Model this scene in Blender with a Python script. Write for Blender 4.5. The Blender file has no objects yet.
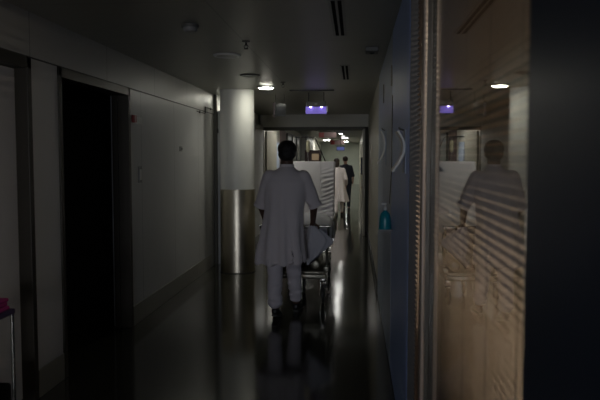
import bpy, bmesh, math, random
from mathutils import Vector, Matrix, noise
PI = math.pi
R = math.radians
random.seed(7)
scene = bpy.context.scene
col = scene.collection

# ------------------------------------------------------------------ camera
cam_data = bpy.data.cameras.new('camera')
cam = bpy.data.objects.new('camera', cam_data)
col.objects.link(cam)
cam.location = (0, 0, 1.6)
cam.rotation_euler = (R(90 - 3.603), 0, R(4.7046))
cam_data.sensor_width = 36.0
cam_data.lens = 40.02
cam_data.clip_start = 0.02
cam_data.dof.use_dof = True
cam_data.dof.focus_distance = 7.5
cam_data.dof.aperture_fstop = 3.2
scene.camera = cam

# ------------------------------------------------------------------ world / exposure
w = bpy.data.worlds.new('world')
scene.world = w
w.use_nodes = True
w.node_tree.nodes['Background'].inputs[0].default_value = (0.30, 0.38, 0.5, 1)
w.node_tree.nodes['Background'].inputs[1].default_value = 0.25
vs = scene.view_settings
vs.view_transform = 'Standard'
vs.look = 'None'
vs.gamma = 1
vs.exposure = 0.0
vs.use_curve_mapping = False
scene.cycles.use_denoising = True
scene.cycles.use_adaptive_sampling = False
scene.cycles.max_bounces = 10
scene.cycles.transparent_max_bounces = 24
scene.cycles.caustics_reflective = False
scene.cycles.caustics_refractive = False
scene.cycles.sample_clamp_indirect = 3.0

def area(name, loc, rot, sx, sy, power, color):
    d = bpy.data.lights.new(name, 'AREA')
    d.shape = 'RECTANGLE'; d.size = sx; d.size_y = sy
    d.energy = power; d.color = color
    o = bpy.data.objects.new(name, d); col.objects.link(o)
    o.location = loc; o.rotation_euler = rot
    return o
# added cool fill light, set at the made-up window far behind the camera
area('added_fill_light', (-0.93, -7.85, 1.45), (R(90), 0, 0), 1.6, 1.3, 98, (0.86, 0.90, 1.0))

# strengths of the lamps (built further down with their fittings)
LIT_STRENGTH = 48.0
FAR_STRENGTH = 34.0
ROOM_STRENGTH = 95.0
VIOLET_STRENGTH = 1.0

# ------------------------------------------------------------------ materials
def mat(name, color=(.5,.5,.5), rough=.5, metal=0.0, spec=.5, emit=None, estr=0, bump=0, bscale=40, var=0, vscale=6, aniso=0):
    m = bpy.data.materials.new(name); m.use_nodes = True
    nt = m.node_tree; b = nt.nodes['Principled BSDF']
    b.inputs['Base Color'].default_value = (*color, 1)
    b.inputs['Roughness'].default_value = rough
    b.inputs['Metallic'].default_value = metal
    b.inputs['Specular IOR Level'].default_value = spec
    if aniso: b.inputs['Anisotropic'].default_value = aniso
    if emit:
        b.inputs['Emission Color'].default_value = (*emit, 1)
        b.inputs['Emission Strength'].default_value = estr
    tc = nt.nodes.new('ShaderNodeTexCoord')
    if var:
        n = nt.nodes.new('ShaderNodeTexNoise'); n.inputs['Scale'].default_value = vscale; n.inputs['Detail'].default_value = 4
        nt.links.new(tc.outputs['Object'], n.inputs['Vector'])
        rmp = nt.nodes.new('ShaderNodeMapRange')
        rmp.inputs[3].default_value = 1 - var; rmp.inputs[4].default_value = 1 + var
        nt.links.new(n.outputs['Fac'], rmp.inputs[0])
        mx = nt.nodes.new('ShaderNodeVectorMath'); mx.operation = 'SCALE'
        mx.inputs[0].default_value = color
        nt.links.new(rmp.outputs[0], mx.inputs['Scale'])
        nt.links.new(mx.outputs[0], b.inputs['Base Color'])
    if bump:
        n = nt.nodes.new('ShaderNodeTexNoise'); n.inputs['Scale'].default_value = bscale; n.inputs['Detail'].default_value = 3
        nt.links.new(tc.outputs['Object'], n.inputs['Vector'])
        bp = nt.nodes.new('ShaderNodeBump'); bp.inputs['Strength'].default_value = bump; bp.inputs['Distance'].default_value = .01
        nt.links.new(n.outputs['Fac'], bp.inputs['Height'])
        nt.links.new(bp.outputs['Normal'], b.inputs['Normal'])
    return m

def seam_mat(name, color, rough, metal, seams, width=.004, dark=.35, spec=.5, var=.06, bump=0, bscale=3, rough_var=0):
    """seams: list of (axis index, pitch, offset) giving joint lines across the surface"""
    m = mat(name, color, rough, metal, spec)
    nt = m.node_tree; b = nt.nodes['Principled BSDF']
    tc = nt.nodes.new('ShaderNodeTexCoord'); sp = nt.nodes.new('ShaderNodeSeparateXYZ')
    nt.links.new(tc.outputs['Object'], sp.inputs[0])
    last = None
    for ax, pitch, off in seams:
        a = nt.nodes.new('ShaderNodeMath'); a.operation = 'SUBTRACT'; a.inputs[1].default_value = off
        nt.links.new(sp.outputs[ax], a.inputs[0])
        p = nt.nodes.new('ShaderNodeMath'); p.operation = 'PINGPONG'; p.inputs[1].default_value = pitch / 2
        nt.links.new(a.outputs[0], p.inputs[0])
        l = nt.nodes.new('ShaderNodeMath'); l.operation = 'LESS_THAN'; l.inputs[1].default_value = width
        nt.links.new(p.outputs[0], l.inputs[0])
        if last is None: last = l
        else:
            mx = nt.nodes.new('ShaderNodeMath'); mx.operation = 'MAXIMUM'
            nt.links.new(last.outputs[0], mx.inputs[0]); nt.links.new(l.outputs[0], mx.inputs[1]); last = mx
    n = nt.nodes.new('ShaderNodeTexNoise'); n.inputs['Scale'].default_value = 2.3; n.inputs['Detail'].default_value = 5
    nt.links.new(tc.outputs['Object'], n.inputs['Vector'])
    r = nt.nodes.new('ShaderNodeMapRange'); r.inputs[3].default_value = 1 - var; r.inputs[4].default_value = 1 + var
    nt.links.new(n.outputs['Fac'], r.inputs[0])
    d = nt.nodes.new('ShaderNodeMapRange'); d.inputs[3].default_value = 1; d.inputs[4].default_value = dark
    nt.links.new(last.outputs[0], d.inputs[0])
    mu = nt.nodes.new('ShaderNodeMath'); mu.operation = 'MULTIPLY'
    nt.links.new(r.outputs[0], mu.inputs[0]); nt.links.new(d.outputs[0], mu.inputs[1])
    sc = nt.nodes.new('ShaderNodeVectorMath'); sc.operation = 'SCALE'; sc.inputs[0].default_value = color
    nt.links.new(mu.outputs[0], sc.inputs['Scale']); nt.links.new(sc.outputs[0], b.inputs['Base Color'])
    if rough_var:
        rr = nt.nodes.new('ShaderNodeMapRange'); rr.inputs[3].default_value = rough - rough_var; rr.inputs[4].default_value = rough + rough_var
        nt.links.new(n.outputs['Fac'], rr.inputs[0]); nt.links.new(rr.outputs[0], b.inputs['Roughness'])
    if bump:
        n2 = nt.nodes.new('ShaderNodeTexNoise'); n2.inputs['Scale'].default_value = bscale
        nt.links.new(tc.outputs['Object'], n2.inputs['Vector'])
        bp = nt.nodes.new('ShaderNodeBump'); bp.inputs['Strength'].default_value = bump; bp.inputs['Distance'].default_value = .01
        nt.links.new(n2.outputs['Fac'], bp.inputs['Height']); nt.links.new(bp.outputs['Normal'], b.inputs['Normal'])
    return m

def glass_mat(name, tint=(.86,.87,.84), rough=0.0, base=.04):
    m = bpy.data.materials.new(name); m.use_nodes = True
    nt = m.node_tree; nt.nodes.clear()
    out = nt.nodes.new('ShaderNodeOutputMaterial')
    tr = nt.nodes.new('ShaderNodeBsdfTransparent'); tr.inputs[0].default_value = (*tint, 1)
    gl = nt.nodes.new('ShaderNodeBsdfGlossy'); gl.inputs['Roughness'].default_value = rough; gl.inputs[0].default_value = (.95,.95,.95,1)
    g = nt.nodes.new('ShaderNodeNewGeometry')
    dt = nt.nodes.new('ShaderNodeVectorMath'); dt.operation = 'DOT_PRODUCT'
    nt.links.new(g.outputs['Normal'], dt.inputs[0]); nt.links.new(g.outputs['Incoming'], dt.inputs[1])
    ab = nt.nodes.new('ShaderNodeMath'); ab.operation = 'ABSOLUTE'; nt.links.new(dt.outputs['Value'], ab.inputs[0])
    om = nt.nodes.new('ShaderNodeMath'); om.operation = 'SUBTRACT'; om.inputs[0].default_value = 1; nt.links.new(ab.outputs[0], om.inputs[1])
    pw = nt.nodes.new('ShaderNodeMath'); pw.operation = 'POWER'; pw.inputs[1].default_value = 5; nt.links.new(om.outputs[0], pw.inputs[0])
    ma = nt.nodes.new('ShaderNodeMath'); ma.operation = 'MULTIPLY_ADD'; ma.inputs[1].default_value = 1 - base; ma.inputs[2].default_value = base
    nt.links.new(pw.outputs[0], ma.inputs[0])
    mx = nt.nodes.new('ShaderNodeMixShader')
    nt.links.new(ma.outputs[0], mx.inputs[0]); nt.links.new(tr.outputs[0], mx.inputs[1]); nt.links.new(gl.outputs[0], mx.inputs[2])
    nt.links.new(mx.outputs[0], out.inputs[0])
    return m

M = {}
M['wall'] = seam_mat('wall_laminate', (.60,.60,.60), .38, 0, [(1, 1.2, 6.45)], .004, .45)
M['fascia'] = seam_mat('fascia_laminate', (.50,.50,.48), .4, 0, [(1, 1.35, 6.9)], .004, .4)
M['ceiling'] = seam_mat('ceiling_metal_panels', (.34,.34,.29), .38, .05, [(1, 1.4, 5.42), (0, 1.2, -.9)], .005, .68, spec=.3, bump=.02, bscale=1.5)
M['floor'] = seam_mat('floor_vinyl', (.045,.045,.034), .105, 0, [(0, .6, .1), (1, .6, .2)], .004, .3, spec=.42, var=.2, bump=.02, bscale=2.2, rough_var=.02)
M['base'] = seam_mat('baseboard_grey', (.26,.255,.22), .3, 0, [(1, 1.2, 6.45)], .004, .5)
M['bronze'] = mat('dark_bronze_metal', (.040,.034,.024), .42, .3, var=.1)
M['bronze2'] = mat('bronze_trim', (.10,.095,.075), .5, .2, var=.1)
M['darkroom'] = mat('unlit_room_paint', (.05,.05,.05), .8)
M['doorgrey'] = mat('grey_door_laminate', (.60,.60,.62), .45, var=.04)
M['steel'] = mat('brushed_steel', (.55,.50,.40), .34, 1.0, bump=.04, bscale=90)
M['chrome'] = mat('tan_anodised_metal', (.52,.43,.36), .45, .3)
M['plaster'] = mat('column_plaster', (.82,.82,.78), .42, var=.03)
M['blue'] = mat('blue_grey_laminate', (.40,.55,.95), .38, 0, .4, var=.05)
M['bluegrey'] = mat('pale_blue_grey_laminate', (.46,.54,.68), .4, 0, .25, var=.05)
M['navy'] = mat('navy_laminate', (.030,.045,.085), .35, 0, .35, var=.05)
M['tan'] = mat('tan_laminate', (.42,.40,.33), .35, var=.05)
M['black'] = mat('black_rubber', (.006,.006,.006), .9, spec=.1)
M['dark'] = mat('dark_plastic', (.035,.035,.035), .5)
M['grey'] = mat('grey_plastic', (.30,.30,.29), .45)
M['midgrey'] = mat('mid_grey_plastic', (.13,.13,.12), .45)
M['white'] = mat('white_plastic', (.78,.78,.76), .35)
M['lit'] = mat('lit_diffuser', (.9,.9,.88), .4, emit=(1.0,.98,.84), estr=LIT_STRENGTH)
M['farsoft'] = mat('lit_soft_diffuser', (.9,.9,.88), .4, emit=(1.0,.98,.92), estr=FAR_STRENGTH*.34)
M['fardim'] = mat('lit_dim_diffuser', (.9,.9,.88), .4, emit=(1.0,.98,.92), estr=4.5)
M['farlit'] = mat('lit_far_diffuser', (.9,.9,.88), .4, emit=(1.0,.98,.92), estr=FAR_STRENGTH)
M['roomlit'] = mat('lit_room_tube', (.9,.85,.8), .4, emit=(1.0,.88,.76), estr=ROOM_STRENGTH)
M['unlit'] = mat('unlit_diffuser', (.45,.45,.40), .35)
M['ceilgrey'] = mat('ceiling_grey_enamel', (.30,.30,.26), .45, spec=.3)
M['glass'] = glass_mat('window_glass')
M['clear'] = glass_mat('clear_plastic', (.80,.83,.84), .08, .10)
M['slat'] = mat('blind_slat_enamel', (.38,.285,.21), .5, var=.03)
M['cord'] = mat('blind_cord', (.10,.09,.08), .8)
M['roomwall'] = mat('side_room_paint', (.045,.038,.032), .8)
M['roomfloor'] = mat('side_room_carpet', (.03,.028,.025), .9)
M['cloth'] = mat('hospital_white_cotton', (.66,.66,.72), .85, spec=.2, bump=.15, bscale=220)
M['tunic'] = mat('tunic_cotton', (.86,.79,.81), .85, spec=.2, bump=.15, bscale=220)
M['trouser'] = mat('trouser_cotton', (.80,.75,.80), .85, spec=.2, bump=.15, bscale=220)
M['coat'] = mat('white_coat_cotton', (.88,.80,.78), .85, spec=.2)
M['skin'] = mat('dark_brown_skin', (.12,.065,.045), .5, var=.08)
M['skin2'] = mat('light_brown_skin', (.45,.27,.20), .5, var=.08)
M['hair'] = mat('black_hair', (.008,.007,.007), .6, bump=.5, bscale=160)
M['hair2'] = mat('dark_brown_hair', (.03,.018,.014), .55, bump=.5, bscale=120)
M['shoe'] = mat('black_shoe_leather', (.012,.012,.014), .45)
M['sole'] = mat('grey_shoe_sole', (.06,.06,.06), .7)
M['navycloth'] = mat('dark_blue_cotton', (.03,.035,.05), .9)
M['vinyl'] = mat('mattress_vinyl', (.88,.85,.91), .6, spec=.35, bump=.10, bscale=60)
M['frame'] = mat('stretcher_painted_steel', (.20,.19,.15), .35, .6)
M['steelbar'] = mat('steel_tube', (.35,.34,.31), .25, 1)
M['teal'] = mat('teal_plastic', (.01,.27,.34), .3)
M['magenta'] = mat('magenta_cloth', (.42,.03,.22), .8, bump=.3, bscale=90)
M['purpleblue'] = mat('dark_indigo_plastic', (.05,.03,.10), .5)
M['red'] = mat('red_sign_enamel', (.26,.03,.025), .4)
M['pink'] = mat('pale_pink_panel', (.24,.17,.165), .5)
M['maroon'] = mat('maroon_panel', (.07,.035,.035), .45)
M['amber'] = mat('lit_window_amber', (.4,.3,.2), .4, emit=(.9,.62,.36), estr=.13)
M['screen'] = mat('lit_blue_screen', (.1,.1,.2), .4, emit=(.25,.3,.8), estr=.25)
M['violet'] = mat('violet_lit_acrylic', (.25,.2,.5), .3, emit=(.24,.17,.85), estr=.36*VIOLET_STRENGTH)
M['led'] = mat('violet_led', (.9,.9,1), .3, emit=(.55,.45,1), estr=11*VIOLET_STRENGTH)
M['farglass'] = mat('pale_window_film', (.62,.68,.68), .25)
M['farwall'] = mat('far_corridor_paint', (.72,.70,.62), .45, var=.04)
M['endwall'] = mat('end_wall_paint', (.62,.68,.60), .5, var=.06)

# ------------------------------------------------------------------ geometry helpers
class G:
    def __init__(self): self.bm = bmesh.new()
    def box(self, a, b, bev=0, seg=2):
        a, b = Vector(a), Vector(b)
        lo = Vector(map(min, a, b)); hi = Vector(map(max, a, b))
        t = bmesh.new()
        bmesh.ops.create_cube(t, size=1)
        for v in t.verts: v.co = Vector((lo[i] + (v.co[i] + .5) * (hi[i] - lo[i]) for i in range(3)))
        if bev: bmesh.ops.bevel(t, geom=t.edges[:], offset=bev, segments=seg, affect='EDGES', profile=.5)
        return self._add(t)
    def _add(self, t, mtx=None):
        if mtx is not None: t.transform(mtx)
        me = bpy.data.meshes.new('tmp'); t.to_mesh(me); t.free()
        self.bm.from_mesh(me); bpy.data.meshes.remove(me)
        return self
    def cyl(self, c, r, h, axis='Z', seg=32, r2=None, bev=0):
        t = bmesh.new()
        bmesh.ops.create_cone(t, cap_ends=True, segments=seg, radius1=r, radius2=r if r2 is None else r2, depth=h)
        if bev:
            es = [e for e in t.edges if len(e.link_faces) == 2 and any(len(f.verts) > 4 for f in e.link_faces)]
            bmesh.ops.bevel(t, geom=es, offset=bev, segments=2, affect='EDGES', profile=.5)
        m = Matrix.Translation(c)
        if axis == 'X': m = m @ Matrix.Rotation(PI/2, 4, 'Y')
        if axis == 'Y': m = m @ Matrix.Rotation(-PI/2, 4, 'X')
        return self._add(t, m)
    def sph(self, c, r, seg=20):
        t = bmesh.new()
        bmesh.ops.create_uvsphere(t, u_segments=seg, v_segments=max(8, seg*2//3), radius=1)
        r = (r, r, r) if isinstance(r, (int, float)) else r
        return self._add(t, Matrix.Translation(c) @ Matrix.Diagonal((*r, 1)))
    def capsule(self, a, b, ra, rb, seg=14):
        """tapered rounded limb between two joints"""
        a, b = Vector(a), Vector(b)
        d = b - a; L = d.length
        q = d.to_track_quat('Z', 'Y').to_matrix().to_4x4()
        rings = []
        for k in range(0, 5): t = -PI/2 + k*PI/8; rings.append((ra*math.sin(t), ra*math.cos(t)))
        for k in range(0, 5): t = k*PI/8; rings.append((L + rb*math.sin(t), rb*math.cos(t)))
        self.loft([[q @ Vector((r*math.cos(2*PI*i/seg), r*math.sin(2*PI*i/seg), z)) + a for i in range(seg)] for z, r in rings if r > 1e-5])
        return self
    def loft(self, rings, cap=True, closed=True):
        vr = [[self.bm.verts.new(p) for p in r] for r in rings]
        n = len(vr[0])
        for A, B in zip(vr, vr[1:]):
            for i in range(n if closed else n - 1):
                j = (i+1) % n
                self.bm.faces.new((A[i], A[j], B[j], B[i]))
        if cap and closed:
            self.bm.faces.new(list(reversed(vr[0]))); self.bm.faces.new(vr[-1])
        return self
    def tube(self, pts, r, seg=10, smooth=0):
        P = [Vector(p) for p in pts]
        if smooth:
            Q = []
            for i in range(len(P)-1):
                p0 = P[max(0,i-1)]; p1 = P[i]; p2 = P[i+1]; p3 = P[min(len(P)-1,i+2)]
                for k in range(smooth):
                    t = k/smooth
                    Q.append(.5*((2*p1)+(p2-p0)*t+(2*p0-5*p1+4*p2-p3)*t*t+(3*p1-p0-3*p2+p3)*t**3))
            Q.append(P[-1]); P = Q
        rings = []; up = None
        for i, p in enumerate(P):
            d = (P[min(i+1,len(P)-1)] - P[max(i-1,0)]).normalized()
            if up is None:
                up = Vector((0,0,1)) if abs(d.z) < .9 else Vector((1,0,0))
            x = d.cross(up).normalized(); y = x.cross(d).normalized(); up = y
            rr = r if isinstance(r, (int,float)) else r[i]
            rings.append([p + x*rr*math.cos(2*PI*k/seg) + y*rr*math.sin(2*PI*k/seg) for k in range(seg)])
        return self.loft(rings)
    def lathe(self, prof, c, seg=40, axis='Z'):
        rings = []
        for r, z in prof:
            ring = []
            for i in range(seg):
                a = 2*PI*i/seg
                p = Vector((r*math.cos(a), r*math.sin(a), z))
                if axis == 'X': p = Vector((p.z, p.x, p.y))
                if axis == 'Y': p = Vector((p.x, p.z, -p.y))
                ring.append(p + Vector(c))
            rings.append(ring)
        return self.loft(rings)
    def prism(self, poly, axis, lo, hi, bev=0):
        """poly in the two other axes, extruded along axis"""
        def P(u, v, t):
            return {'X': (t,u,v), 'Y': (u,t,v), 'Z': (u,v,t)}[axis]
        t = bmesh.new()
        A = [t.verts.new(P(u,v,lo)) for u,v in poly]; B = [t.verts.new(P(u,v,hi)) for u,v in poly]
        n = len(poly)
        for i in range(n): t.faces.new((A[i], A[(i+1)%n], B[(i+1)%n], B[i]))
        t.faces.new(A[::-1]); t.faces.new(B)
        bmesh.ops.recalc_face_normals(t, faces=t.faces[:])
        if bev: bmesh.ops.bevel(t, geom=t.edges[:], offset=bev, segments=2, affect='EDGES')
        return self._add(t)
    def build(self, name, m, parent=None, smooth=None, recalc=True):
        if recalc: bmesh.ops.recalc_face_normals(self.bm, faces=self.bm.faces[:])
        me = bpy.data.meshes.new(name); self.bm.to_mesh(me); self.bm.free()
        o = bpy.data.objects.new(name, me); col.objects.link(o)
        me.materials.append(m)
        if smooth is not None:
            me.polygons.foreach_set('use_smooth', [True]*len(me.polygons))
            if smooth < 180: 
                me.set_sharp_from_angle(angle=R(smooth))
        if parent is not None:
            o.parent = parent
            o.matrix_parent_inverse = Matrix.Translation(parent.location).inverted() if parent.rotation_euler.z == 0 else parent.matrix_basis.inverted()
        return o

def empty(name, loc, label, cat, group=None):
    o = bpy.data.objects.new(name, None); col.objects.link(o)
    o.location = loc; o.empty_display_size = .05
    return tag(o, label, cat, group)
def tag(o, label, cat, group=None, kind=None):
    o['label'] = label; o['category'] = cat
    if group: o['group'] = group
    if kind: o['kind'] = kind
    return o
def struct(o, label=None, cat=None):
    o['kind'] = 'structure'
    if label: o['label'] = label
    if cat: o['category'] = cat
    return o
def copy_tree(o, off, parent=None):
    c = o.copy(); col.objects.link(c)
    if parent is not None: c.parent = parent
    else: c.location = Vector(o.location) + Vector(off)
    for ch in [k for k in list(col.objects) if k.parent == o]: copy_tree(ch, off, c)
    return c
def remesh(o, voxel, smooth_it=4, factor=.5):
    md = o.modifiers.new('r', 'REMESH'); md.mode = 'VOXEL'; md.voxel_size = voxel; md.use_smooth_shade = True
    ms = o.modifiers.new('s', 'SMOOTH'); ms.iterations = smooth_it; ms.factor = factor
    dg = bpy.context.evaluated_depsgraph_get()
    me = bpy.data.meshes.new_from_object(o.evaluated_get(dg))
    old = o.data; o.modifiers.clear(); o.data = me; me.name = o.name
    mats = [m for m in old.materials]
    if not me.materials:
        for m in mats: me.materials.append(m)
    bpy.data.meshes.remove(old)
    me.polygons.foreach_set('use_smooth', [True]*len(me.polygons))
    return o

# ------------------------------------------------------------------ the setting
XL, XR, XW, H = -2.1, 0.335, 0.27, 2.54
YB, YD, YE = -8.0, 14.5, 41.0
struct(G().box((-4.2, YB, -.12), (3.4, YE+.1, 0)).build('floor', M['floor']), 'dark glossy vinyl corridor floor', 'floor')
struct(G().box((-2.6, YB, H), (3.4, YE+.1, H+.12)).build('ceiling', M['ceiling']), 'grey metal panel ceiling', 'ceiling')

# left wall, with two doorways  (Y 2.75-4.2 and 4.57-6.12)
DT = 2.25
g = G()
for y0, y1 in ((YB, 2.70), (4.20, 4.60), (6.11, YD)):
    g.box((XL-.18, y0, 0), (XL, y1, DT))
struct(g.build('wall_left', M['wall']), 'pale grey laminate wall along the left of the corridor', 'wall')
struct(G().box((XL-.18, YB, DT), (XL+.004, YD, H)).build('trim_1', M['fascia']), 'grey fascia band above the left wall', 'trim')
struct(G().box((XL, YB, DT-.006), (XL+.006, YD, DT+.004)).build('trim_2', M['dark']), 'thin dark joint below the fascia band', 'trim')
g = G()
for y0, y1 in ((4.205, 4.595), (6.115, YD-.02), (YB, 2.69)):
    g.box((XL, y0, 0), (XL+.012, y1, .19), .004)
struct(g.build('baseboard_left', M['base']), 'grey baseboard along the left wall', 'baseboard')

def door_frame(name, y0, y1, label, depth=.15):
    g = G()
    g.box((XL-depth, y1-.055, 0), (XL+.012, y1, DT), .004)
    g.box((XL-depth, y0, 0), (XL+.012, y0+.055, DT), .004)
    g.box((XL-depth, y0, DT-.075), (XL+.012, y1, DT-.004), .004)
    g.box((XL-depth+.02, y1-.075, 0), (XL-depth+.06, y1-.05, DT-.07))
    return struct(g.build(name, M['bronze']), label, 'door frame')
f1 = door_frame('trim_3', 2.70, 4.20, 'dark bronze frame of the closed grey door')
f2 = door_frame('trim_4', 4.60, 6.11, 'dark bronze frame of the open black doorway')
d1 = struct(G().box((XL-.12, 2.755, .012), (XL-.075, 4.145, DT-.08), .003).build('door_1', M['doorgrey']), 'closed pale grey door at the left edge', 'door')
G().tube([(XL-.075, 2.9, 1.02), (XL-.025, 2.9, 1.02), (XL-.025, 3.03, 1.02)], .009).build('handle', M['chrome'], d1, 60)
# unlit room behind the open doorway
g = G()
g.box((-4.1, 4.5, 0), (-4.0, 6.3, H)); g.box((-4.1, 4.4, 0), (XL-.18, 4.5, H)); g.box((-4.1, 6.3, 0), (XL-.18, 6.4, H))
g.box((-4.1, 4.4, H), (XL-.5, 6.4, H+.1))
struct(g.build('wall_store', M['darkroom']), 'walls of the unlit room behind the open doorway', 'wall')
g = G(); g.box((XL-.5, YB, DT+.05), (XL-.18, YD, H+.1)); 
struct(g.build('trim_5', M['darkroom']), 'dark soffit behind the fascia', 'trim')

# end wall behind the camera with a window added to house the fill light
g = G()
wx0, wx1, wz0, wz1 = -1.75, -.1, .78, 2.12
g.box((-2.4, YB-.15, 0), (wx0, YB, H)); g.box((wx1, YB-.15, 0), (.6, YB, H))
g.box((wx0, YB-.15, 0), (wx1, YB, wz0)); g.box((wx0, YB-.15, wz1), (wx1, YB, H))
struct(g.build('wall_back', M['wall']), 'end wall behind the photographer', 'wall')
g = G()
for a, b in (((wx0, wz0), (wx0+.05, wz1)), ((wx1-.05, wz0), (wx1, wz1)), ((wx0, wz0), (wx1, wz0+.05)), ((wx0, wz1-.05), (wx1, wz1)), ((-.95, wz0), (-.90, wz1))):
    g.box((a[0], YB-.1, a[1]), (b[0], YB-.04, b[1]))
w1 = struct(g.build('added_window_1', M['bronze']), 'added window in the unseen end wall, housing the fill light', 'window')

# right side: navy door by the camera, glazed screen, blue doors beyond
struct(G().box((XR-.004, YB, 0), (XR+.06, 1.325, H), .004).build('wall_right', M['navy']), 'dark navy laminate panel next to the window', 'wall')
struct(G().box((XR+.002, 1.325, 0), (XR+.05, 3.0, .10)).build('trim_6', M['navy']), 'sill plinth below the glass', 'trim')
p2 = struct(G().box((XR, 1.325, .10), (XR+.006, 3.0, H)).build('window_2', M['glass']), 'tall reflecting glass pane in front of the venetian blind', 'window')
mul = struct(G().box((.303, 3.0, 0), (.336, 3.09, H), .003).build('trim_7', M['bronze']), 'grey mullion between the panes', 'trim')
g = G(); g.box((.297, 2.995, 0), (.3145, 3.09, H), .006, 3); g.build('cover_strip', M['chrome'], mul, 40)
struct(G().box((.300, 3.09, 0), (.345, 3.40, .10)).build('trim_8', M['navy']), 'plinth below the narrow pane', 'trim')
struct(G().box((.336, 3.003, 0), (.475, 3.09, H)).build('trim_16', M['black']), 'black jamb behind the mullion', 'trim')
# wall section with the doors
struct(G().box((XW+.002, 3.388, 0), (.452, 3.404, H), .002).build('trim_17', M['dark']), 'dark end strip of the blue wall beside the glass', 'trim')
struct(G().box((XW+.012, 3.40, 0), (XW+.18, YD, H)).build('wall_right_far', M['tan']), 'right wall beyond the glass screen', 'wall')
def panel(name, y0, y1, m, label, cat='door'):
    return struct(G().box((XW, y0, .012), (XW+.035, y1, H-.012), .003).build(name, m), label, cat)
dA = panel('door_2', 3.406, 4.975, M['blue'], 'blue laminate door right after the glass screen')
dB = panel('door_3', 5.01, 6.36, M['bluegrey'], 'pale blue grey door behind the hanging soap bottle')
dC = panel('door_4', 6.39, 7.78, M['bluegrey'], 'third pale blue grey door along the right wall')
g = G()
for y0, y1 in ((4.975, 5.01), (6.36, 6.39), (7.78, 7.80)): g.box((XW+.003, y0, .0), (XW+.03, y1, H))
struct(g.build('trim_9', M['black']), 'black gaskets between the blue doors', 'trim')
G().cyl((XW-.004, 4.96, 2.2), .008, .15, seg=12).build('hinge', M['grey'], dA, 50)
G().cyl((XW-.004, 6.34, 2.2), .008, .17, seg=12).build('hinge', M['grey'], dB, 50)
g = G(); g.box((XW-.008, 7.82, 0), (XW+.01, YD, .10), .003)
struct(g.build('baseboard_right', M['dark']), 'dark baseboard on the far part of the right wall', 'baseboard')

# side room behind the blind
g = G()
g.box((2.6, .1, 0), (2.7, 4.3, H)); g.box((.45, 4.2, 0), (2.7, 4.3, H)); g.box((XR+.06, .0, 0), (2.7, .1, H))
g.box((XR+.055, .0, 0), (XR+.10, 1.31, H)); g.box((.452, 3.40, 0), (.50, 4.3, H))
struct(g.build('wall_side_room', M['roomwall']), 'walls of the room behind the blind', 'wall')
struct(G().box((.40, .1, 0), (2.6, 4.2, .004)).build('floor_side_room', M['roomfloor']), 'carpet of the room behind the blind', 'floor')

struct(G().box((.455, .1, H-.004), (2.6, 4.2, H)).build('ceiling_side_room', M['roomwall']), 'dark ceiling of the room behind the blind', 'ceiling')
# double door wall at the far end
g = G()
g.box((XL-.1, YD, 2.26), (XW+.2, YD+.16, H)); g.box((XL-.1, YD, 0), (-2.06, YD+.16, H)); 
struct(g.build('wall_door_header', M['farwall']), 'wall above the double doors', 'wall')
g = G(); g.box((-2.07, YD-.015, 2.20), (XW, YD+.17, 2.27), .004); g.box((-2.07, YD-.015, 0), (-2.0, YD+.17, 2.27), .004); g.box((.215, YD-.015, 0), (XW+.012, YD+.17, 2.27), .004)
struct(g.build('trim_10', M['bronze2']), 'bronze frame round the double doors', 'trim')
dL = struct(G().prism([(-1.99,14.70),(-1.945,14.695),(-1.845,15.70),(-1.89,15.705)], 'Z', .01, 2.19, .004).build('door_5', M['tan']), 'pale door leaf swung open left of the double doorway', 'door')
dR = struct(G().box((.165, YD-.85, .01), (.205, YD-.02, 2.19), .004).build('door_6', M['tan']), 'tan door leaf folded back against the right wall', 'door')
G().tube([(.165,YD-.78,1.0),(.125,YD-.78,1.0),(.125,YD-.65,1.0)], .009).build('handle', M['chrome'], dR, 60)
G().tube([(-1.852,15.6,1.0),(-1.80,15.6,1.0),(-1.812,15.48,1.0)], .009).build('handle', M['chrome'], dL, 60)
# corridor beyond
struct(G().box((XL-.1, YD+.16, 0), (XL, YE, H)).build('wall_left_far', M['farwall']), 'pale left wall of the corridor beyond the doors', 'wall')
struct(G().box((XW, YD+.17, 0), (XW+.1, YE, H)).build('wall_right_end', M['tan']), 'right wall of the corridor beyond the doors', 'wall')
struct(G().box((XL-.1, YE, 0), (XW+.1, YE+.1, H)).build('wall_end', M['endwall']), 'grey green wall closing the far corridor', 'wall')
g = G(); g.box((XL, 20.3, .9), (XL+.03, 25.4, 2.3), .004)
wf = struct(g.build('window_4', M['farglass']), 'pale glazed panel in the far left wall', 'window')
g = G()
for y in (20.3, 21.95, 23.6, 25.35): g.box((XL+.01, y, .86), (XL+.06, y+.09, 2.34))
g.box((XL+.01, 20.3, .82), (XL+.06, 25.44, .9)); g.box((XL+.01, 20.3, 2.3), (XL+.06, 25.44, 2.36))
g.build('window_frame', M['grey'], wf)
struct(G().box((XL, 18.6, 0), (XL+.02, 20.1, 2.4)).build('trim_11', M['pink']), 'pinkish pilaster strip in the far corridor', 'trim')
struct(G().box((XL, 16.8, 0), (XL+.10, 17.6, 2.0)).build('trim_12', M['bluegrey']), 'pale upright panel just beyond the doors', 'trim')
struct(G().box((XL, 26.2, 0), (XL+.22, 27.0, H)).build('trim_13', M['plaster']), 'white pilaster in the far left wall', 'trim')

# round column with steel cladding
cx, cy = -1.645, 9.28
cl = struct(G().cyl((cx, cy, (H+1.16)/2), .238, H-1.16, seg=96).build('column', M['plaster'], None, 40), 'round white column with a steel clad foot', 'column')
g = G().lathe([(.10,.004),(.244,.004),(.244,1.155),(.242,1.165),(.10,1.165)], (cx, cy, 0), 128)
g.build('steel_cladding', M['steel'], cl, 40)
G().lathe([(.2,.0),(.247,.0),(.247,.012),(.2,.012)], (cx, cy, 0), 96).build('foot_ring', M['bronze2'], cl, 40)
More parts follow.
